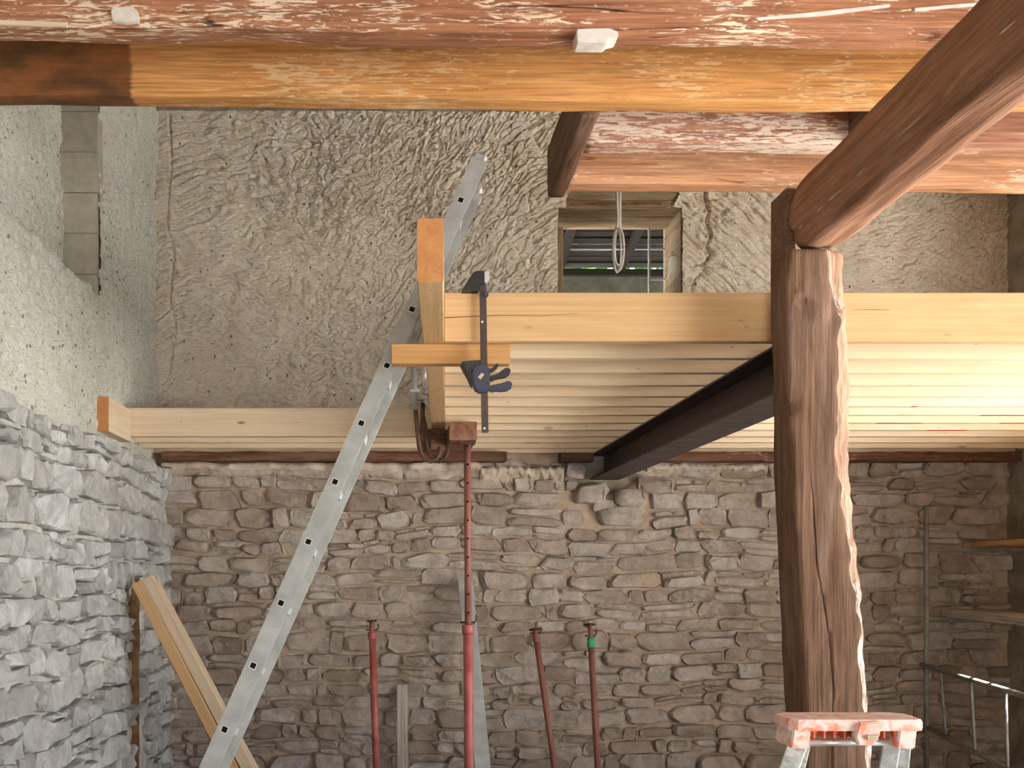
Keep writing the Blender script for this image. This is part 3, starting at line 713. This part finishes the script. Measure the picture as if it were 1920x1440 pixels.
tube('drying_crack', cq, [.0003, .0012, .0004], M['mud'], joists[0], 5)
trm = bar('trimmer_beam', (tx(3.07)+TW/2, 3.07, Zr(ZJ+.0965)), (tx(6.595)+TW/2, 6.595, Zr(ZJ+.0965)), TW, .193, M['pine_tan'], cham=.003, end_mat=M['end_orange'])
tag(trm, 'new pine trimmer beam pointing at the viewer with an orange end face', 'beam')
sb = bar('wall_bearer', (-1.772, 6.08, Zr(.94)), (-1.772, 6.59, Zr(.94)), .080, .208, M['pine_pale'], cham=.003, end_mat=M['end_orange'])
tag(sb, 'short timber against the left wall with an orange end, under the header joist end', 'timber')
sb['label'] = 'short orange-ended timber on the left wall beside the header joist'
wpl = bar('wall_plate', (XLS-.02, 7.49, Zr(.838)), (.80, 7.49, Zr(.838)), .17, .066, M['plate_wood'], segs=140, m=3, noise=.012, nscale=(7, 14), cham=.008, seed=3); tag(wpl, 'dark red wooden wall plate under the joist ends, left of the steel beam', 'wall plate')
wpr = bar('wall_plate', (1.80, 7.50, Zr(.838)), (XR, 7.50, Zr(.838)), .15, .066, M['plate_wood'], segs=140, m=3, noise=.012, nscale=(7, 14), cham=.008, seed=5); tag(wpr, 'dark wooden wall plate under the joist ends, right of the steel beam', 'wall plate')
cp = bar('packing_plank', P(735, 663.5, 3.93), P(955, 663.5, 3.93), .06, .0765, M['pine_orange'], cham=.002); tag(cp, 'short orange plank clamped under the front joist and trimmer', 'plank')
for v in (cp,): v.location.z = Zr(ZJ)-.0765/2-.001

# bar clamp
qc = empty('bar_clamp', P(905, 812, 3.83), 'black one-handed bar clamp gripping the front joist and the orange plank', 'clamp')
CD = 3.83; o4 = lambda pts: px_outline(pts, CD, 840, 490, 4.235)
bar('bar', P(905, 522, CD+.004), P(909.5, 811, CD+.004), .010, .025, M['clampbar'], qc, up=(1, 0, 0), cham=.001)
prism('fixed_jaw', o4([(107, 238), (200, 95), (230, 84), (290, 84), (290, 190), (250, 196), (246, 238)]), CD-.018, CD+.07, M['blackpl'], qc, .003)
prism('end_cap', o4([(286, 90), (326, 95), (330, 150), (300, 184), (286, 180)]), CD-.02, CD+.03, M['alu_bright'], qc, .002)
prism('stop_pin', o4([(284, 245), (318, 245), (320, 275), (284, 282)]), CD-.012, CD+.02, M['navy'], qc, .002)
lj = prism('moving_jaw', o4([(105, 800), (262, 788), (262, 822), (224, 840), (190, 885), (198, 985), (165, 905), (140, 862)]), CD-.016, CD+.09, M['blackpl'], qc, .003)
bd = prism('body', o4([(190, 868), (215, 838), (245, 830), (295, 832), (322, 842), (332, 885), (328, 1038), (300, 1048), (225, 1042), (195, 990), (184, 930)]), CD-.026, CD+.026, M['navy'], qc, .006)
prism('print_mark', o4([(262, 897), (285, 908), (255, 948), (232, 930)]), CD-.0275, CD-.02, M['cream'], bd)
prism('release_trigger', o4([(326, 858), (362, 842), (383, 812), (399, 816), (396, 842), (372, 868), (338, 888)]), CD-.012, CD+.012, M['blackpl'], qc, .003)
prism('handle', o4([(330, 912), (385, 902), (440, 858), (470, 843), (494, 852), (496, 888), (470, 920), (420, 930), (370, 938), (334, 962)]), CD-.016, CD+.016, M['blackpl'], qc, .005)
prism('handle', o4([(330, 990), (400, 976), (440, 968), (478, 950), (500, 955), (508, 998), (490, 1022), (440, 1036), (390, 1032), (322, 1036)]), CD-.018, CD+.018, M['navy'], qc, .005)
for u, v in ((272, 480), (290, 1325)):
    q = P(840+u/4.235, 490+v/4.235, CD-.004); tube('rivet', [q, q+Vector((0, .006, 0))], .0045, M['alu_bright'], qc, 8)

# block on the prop, packing block, mason's clamps
a, b2 = P(843, 790, 5.93), P(895, 825, 5.93)
blk = bar('prop_head_block', ((a.x+b2.x)/2, 5.93, Zr(ZJ)-.0555), ((a.x+b2.x)/2, 6.58, Zr(ZJ)-.0555), b2.x-a.x, .109, M['brick'], segs=14, m=3, noise=.004, cham=.006, seed=2); tag(blk, 'rough brown timber block resting on the tall red prop', 'block')
pk = bar('packing_block', (.170, 6.28, Zr(ZJ)-.066), (.268, 6.33, Zr(ZJ)-.066), .16, .128, M['old_brown'], cham=.006, segs=6, m=2, noise=.003); tag(pk, 'small dark wood block under the trimmer end beside the prop block', 'block')
def mason_clamp(dx, dd, label, top):
    d = 6.05+dd; q = lambda x, y, e=0: P(x+dx, y, d+e)
    c = empty('masons_clamp', q(800, 866), label, 'clamp', 'steel clamps on the header joist')
    tube('hooked_rod', [q(776, top), q(778, 755), q(782, 800), q(786, 838), q(790, 851), q(798, 862), q(808, 865), q(818, 860), q(824, 850), q(825, 838)], .009, M['rust_dark'], c, 8, rx=.0135)
    if top < 760:
        tube('grey_sleeve', [q(775.5, top-1), q(778.5, 769)], .0115, M['alu'], c, 8, rx=.0165)
        pl = [Vector((q(775, 0).x, d-.015, Zr(1.064))), Vector((q(775, 0).x+.12, 6.56, Zr(1.064)))]
        z0 = Zr(1.072); x0 = q(773, 0).x
        bar('jaw_plate', (x0+.015, d-.02, z0), (x0+.085, 6.62, z0), .055, .016, M['alu_bright'], c, cham=.003)
        p = Vector((q(796, 0).x+.005, d+.10, z0)); tube('screw', [p, p+Vector((-.006, 0, .235))], .013, M['alu_bright'], c, 10)
        bar('screw_handle', p+Vector((-.05, 0, .235)), p+Vector((.04, 0, .238)), .012, .012, M['alu'], c)
        tube('swivel_foot', [p+Vector((0, 0, -.002)), p+Vector((0, 0, .012)), p+Vector((0, 0, .03))], [.024, .024, .014], M['alu'], c, 12)
    else:
        pass
    return c
mason_clamp(0, 0, 'hooked steel clamp with a bright screw on the header joist', 682)
mason_clamp(15, .10, 'rusty hooked steel clamp half hidden behind the packing block', 812)

# ladder -------------------------------------------------------------
A0, A1 = P(873, 378, 4.24)+Vector((-.021, 0, 0)), P(427, 1368, 3.86)+Vector((-.010, 0, 0)); u = (A1-A0)/9; un = u.normalized()
far = (Vector((.075, 1, 0))); far = (far-un*far.dot(un)).normalized()
across = un.cross(far).normalized()
if across.x < 0: across = -across
LB = A1+un*((A1.z-.03)/-un.z); LT = A0-un*.205
lad = empty('ladder', LB, 'aluminium ladder leaning through the floor opening against the new trimmer', 'ladder')
WL = .25
def stile(off, nm):
    ring2 = [(-.030, -.0125), (.036, -.0125), (.036, -.009), (.020, -.006), (.018, .006), (.036, .009), (.036, .0125), (-.030, .0125)]
    rr = []
    for t, sc in ((LT, 1), (LB, 1)):
        rr.append([t+far*off+across*a+far*b for a, b in ring2])
    V, Fs, c = loft(rr); return world_mesh(nm, V, Fs, M['alu'], lad)
stile(0, 'stile'); stile(WL, 'stile')
for nm_off in (0, WL):
    q = LT+far*nm_off; bar('end_cap', q-un*.022, q+un*.004, .028, .060, M['alu'], lad, up=across, cham=.010)
    q = LB+far*nm_off; bar('rubber_foot', q-un*.05, q+un*.02, .032, .075, M['blackpl'], lad, up=across, cham=.006)
for i in range(-0, 14):
    c = A0+u*i
    if c.z < .1: break
    a, b2 = c-far*.0135, c+far*(WL+.0135); ring = []
    o_, w_ = .0135, .0105
    def sq(p, s): return [p+across*s+un*s, p+across*s-un*s, p-across*s-un*s, p-across*s+un*s]
    V, Fs, cc = loft([sq(a+far*.0006, w_), sq(a, w_), sq(a, o_), sq(b2, o_), sq(b2, w_), sq(b2-far*.0006, w_)])
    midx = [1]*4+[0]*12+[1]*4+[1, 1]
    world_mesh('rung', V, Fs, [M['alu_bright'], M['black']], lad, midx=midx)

# ------------------------------------------------------------------ props and boards against the back wall
def prop(name, label, base, top, r0, r1, frac, mats, plate=.06, holes=0, band=None, group=None, cup=False):
    base, top = Vector(base), Vector(top); ax = (top-base).normalized(); c = empty(name, base, label, 'prop', group)
    mid = base+(top-base)*frac
    tube('outer_tube', [base+ax*.006, mid], r0, mats[0], c, 14)
    tube('inner_tube', [mid-ax*.05, top-ax*.006], r1, mats[1], c, 12)
    tube('head_plate', [top-ax*.008, top], plate, M['rust_dark'], c, 4 if not cup else 10, smooth=False)
    tube('foot_plate', [base, base+ax*.008], .07, mats[0], c, 4, smooth=False)
    tube('collar', [mid-ax*.06, mid-ax*.055, mid-ax*.005, mid], [r0*1.05, r0*1.22, r0*1.22, r0*1.05], mats[0], c, 14)
    p = mid+ax*.012; s = Vector((1, 0, 0)); tube('locking_pin', [p-s*(r0+.018), p+s*(r0+.01), p+s*(r0+.022)+Vector((0, 0, .02)), p+s*(r0+.018)+Vector((0, 0, .045))], .006, M['rust_dark'], c, 8)
    if holes:
        V = []; Fs = []; f = Vector((0, -1, 0))
        for i in range(holes):
            q = mid+ax*(.07+i*.1105)+f*(r1+.0006); k = len(V); V += [q+Vector((math.cos(t)*.007, 0, math.sin(t)*.007)) for t in np.linspace(0, 2*math.pi, 9)[:-1]]; Fs.append(tuple(range(k, k+8))[::-1])
        h = world_mesh('pin_holes', V, Fs, M['black'], c); h['kind'] = 'stuff'
    if band: 
        p0, p1 = base+(top-base)*band[0], base+(top-base)*band[1]; tube('green_tape', [p0, p1], r0*1.25, M['green'], c, 14)
    return c
tp = P(876, 829, 6.06); z = Zr(ZJ)-.111
prop('red_prop', 'tall red steel prop standing under the brown timber block', (.430, 6.06, 0), (.418, 6.06, z), .0285, .0205, .545, (M['red'], M['rust']), .066, 11)
def lean(x0, y0, d0, x1, y1, d1):
    a, b2 = P(x0, y0, d0), P(x1, y1, d1); t = (a.z-.004)/(a.z-b2.z); return a, a+(b2-a)*t
t, b0 = lean(697, 1163, 7.42, 706, 1440, 7.25); prop('red_prop', 'red prop leaning on the wall left of the tall one', b0, t, .0255, .019, .935, (M['red'], M['rust']), .05, group='short props leaning on the back wall')
t, b0 = lean(1003, 1179, 7.44, 1040, 1440, 7.2); prop('red_prop', 'thin rusty prop leaning right, without green tape', b0, t, .0215, .017, .965, (M['rust'], M['rust']), .045, cup=True, group='short props leaning on the back wall')
t, b0 = lean(1106, 1170, 7.44, 1121, 1440, 7.22); prop('red_prop', 'rusty prop with a green tape band near its top', b0, t, .0225, .015, .92, (M['rust'], M['rust']), .045, band=(.86, .915), cup=True, group='short props leaning on the back wall')
t, b0 = lean(872, 1088, 7.47, 905, 1440, 7.0); o = bar('straightedge', b0, t, .11, .028, M['alu'], up=(0, -1, .1), cham=.003); tag(o, 'grey aluminium straightedge leaning behind the tall red prop', 'straightedge')
t, b0 = lean(754, 1284, 7.50, 755, 1440, 7.35); o = bar('weathered_board', b0, t, .082, .025, M['grey_board'], up=(0, -1, .1), cham=.004); tag(o, 'short weathered grey board leaning on the stone wall', 'board')
for i, (xa, ya, xb, yb_) in enumerate(((262, 1095, 440, 1440), (281, 1086, 468, 1440))):
    t, b0 = lean(xa, ya, 6.36, xb, yb_, 6.1); o = bar('leaning_plank', b0, t, .070, .12, M['pine_tan'] if i == 0 else M['pine_pale'], up=(0, 1, .05), cham=.003)
    tag(o, ['left one of two pine planks leaning in the wall corner', 'right one of two pine planks leaning in the wall corner'][i], 'plank', 'pine planks in the corner')

# ------------------------------------------------------------------ scaffold and shelf boards in the right corner
sc_ = empty('guard_rail', P(1737, 1500, 7.2), 'galvanised scaffold guard frame in the dark right corner', 'scaffold')
a = P(1737, 950, 7.2); tube('upright', [(a.x, 7.2, .0), (a.x, 7.2, a.z)], .0175, M['galv'], sc_, 10)
r0, r1 = P(1728, 1246, 7.24), P(1960, 1317, 5.25); l0, l1 = P(1740, 1364, 7.2), P(1960, 1457, 5.5)
r1 = Vector((3.30, 5.15, r0.z)); l1 = Vector((3.30, 5.15, l0.z))
tube('rail', [r0, r1], .0165, M['galv'], sc_, 10); tube('rail', [l0, l1], .0165, M['galv'], sc_, 10)
for x in (1763, 1820, 1885):
    # the point of the rail seen at picture column x
    best = min((abs((VX+(r0+(r1-r0)*t).x*F/(r0+(r1-r0)*t).y)-x), t) for t in np.linspace(0, 1, 400))[1]
    tube('baluster', [r0+(r1-r0)*best, l0+(l1-l0)*best], .010, M['galv'], sc_, 8)
tube('upright', [(3.30, 5.15, 0), (3.30, 5.15, r0.z+.05)], .0175, M['galv'], sc_, 10)
bd1 = bar('scaffold_board', (4.10, 7.38, Zr(-.305)), (3.80, 5.4, Zr(-.308)), .26, .055, M['grey_board'], cham=.004); tag(bd1, 'grey scaffold board end sticking out lower in the dark right corner', 'board')
bd2 = bar('scaffold_board', (4.30, 7.35, Zr(.188)), (4.0, 5.6, Zr(.188)), .26, .036, M['pine_orange'], cham=.004); tag(bd2, 'reddish scaffold board end higher up in the dark right corner', 'board')
tr1 = bar('trestle_bar', (3.62, 7.32, Zr(-.345)), (4.56, 7.32, Zr(-.345)), .03, .03, M['galv']); tag(tr1, 'thin steel bar under the lower scaffold board', 'bar')
tr2 = bar('trestle_bar', (3.84, 7.32, Zr(.150)), (4.56, 7.32, Zr(.150)), .03, .03, M['galv']); tag(tr2, 'thin steel bar under the upper scaffold board', 'bar')

# ------------------------------------------------------------------ cable hanging at the window
cb = empty('cable_bundle', P(1160, 510, 7.52), 'coiled white electric cable hanging in front of the small window', 'cable')
q = lambda x, y, d=7.52: P(x, y, d)
for i, (dx, dd) in enumerate(((-4, 0), (3, .012))):
    tube('cable_run', [q(1160+dx, 340), q(1160+dx*.8, 375), q(1161+dx*.5, 410), q(1160+dx*.9, 430)], .010, M['white_cable'], cb, 8)
for i, (wd, bt_, ph) in enumerate(((11, 508, 0), (9, 503, 2), (7.5, 511, -2), (10, 497, 1))):
    pts = []
    for t in np.linspace(0, 2*math.pi, 25):
        pts.append(q(1159+ph+math.sin(t)*wd*(1 if t < math.pi else .9), (428+bt_)/2-math.cos(t)*(bt_-428)/2, 7.52+.02*math.sin(t*2+i)-.01*i))
    tube('cable_loop', pts, .0075, M['white_cable'], cb, 8)

# ------------------------------------------------------------------ stepladder in front
SD = 2.60
sl = empty('stepladder', (P(1600, 1400, SD).x, SD, 0), 'aluminium stepladder with a paint-splashed orange top tray by the post', 'stepladder')
pp = lambda x, y, d=SD: P(x, y, d)
TZ = pp(0, 1348).z
top_out = [(1478, 2.60), (1492, 2.585), (1716, 2.585), (1728, 2.595), (1734, 2.66), (1733, 2.70), (1712, 2.725), (1500, 2.725), (1478, 2.70)]
V = []; ringT = [((x-VX)*2.6/F, d) for x, d in top_out]; cx = sum(p[0] for p in ringT)/len(ringT); cy = 2.655
rr = []
for s, z in ((.975, TZ), (1.0, TZ-.008), (1.0, TZ-.022), (.985, TZ-.029)):
    rr.append([(cx+(x-cx)*s, cy+(d-cy)*s, z) for x, d in ringT])
V, Fs, c = loft(rr[::-1]); world_mesh('top_tray', V, Fs, M['splash'], sl)
# ribbed underside, sockets over the legs, catch
for x0, x1 in ((1488, 1514), (1686, 1712)):
    a, b2 = pp(x0, 1362), pp(x1, 1404); pts = [(a.x-.004, a.z), (b2.x+.006, a.z), (b2.x, b2.z), (a.x-.012, b2.z+.004)]
    prism('leg_socket', pts, 2.588, 2.70, M['splash'], sl, .004)
for x in np.linspace(1530, 1680, 9):
    a = pp(x, 1373); bar('rib', a+Vector((0, .008, 0)), a+Vector((.012, .11, -.004)), .004, .034, M['orange'], sl, cham=.0008)
prism('skirt', [(pp(x, y).x, pp(x, y).z) for x, y in ((1512, 1368), (1688, 1368), (1670, 1386), (1620, 1381), (1605, 1392), (1580, 1381), (1530, 1384))], 2.66, 2.672, M['orange'], sl, .001)
prism('catch', [(pp(x, y).x, pp(x, y).z) for x, y in ((1602, 1352), (1640, 1350), (1642, 1372), (1632, 1392), (1600, 1394), (1594, 1378))], 2.570, 2.60, M['splash'], sl, .004)
a, b2 = pp(1614, 1374), pp(1634, 1383); box('label_plate', (a.x, 2.562, b2.z), (b2.x, 2.571, a.z), M['cream'], sl, .001)
tube('cross_rod', [pp(1502, 1393, 2.63), pp(1670, 1391, 2.63)], .0095, M['alu_bright'], sl, 12)
def leg(x0, y0, x1, y1, d0, d1, wd, nm, mat='alusplash'):
    a, b2 = pp(x0, y0, d0), pp(x1, y1, d1); t = (a.z-.02)/(a.z-b2.z); e = a+(b2-a)*t
    o = bar(nm, e, a, .022, wd, M[mat], sl, up=(1, -.25, 0), cham=.002); return a, e
la, le = leg(1497, 1392, 1480, 1440, 2.62, 2.60, .046, 'front_stile'); ra, re_ = leg(1672, 1392, 1664, 1440, 2.66, 2.64, .042, 'front_stile')
leg(1509, 1392, 1498, 1440, 2.70, 2.72, .028, 'rear_leg'); leg(1695, 1392, 1690, 1440, 2.69, 2.72, .032, 'rear_leg')
for i in range(1, 5):
    t = i/5; p, q2 = la+(le-la)*t, ra+(re_-ra)*t
    bar('tread', p+Vector((.01, 0, 0)), q2-Vector((.01, 0, 0)), .08, .022, M['alu'], sl)
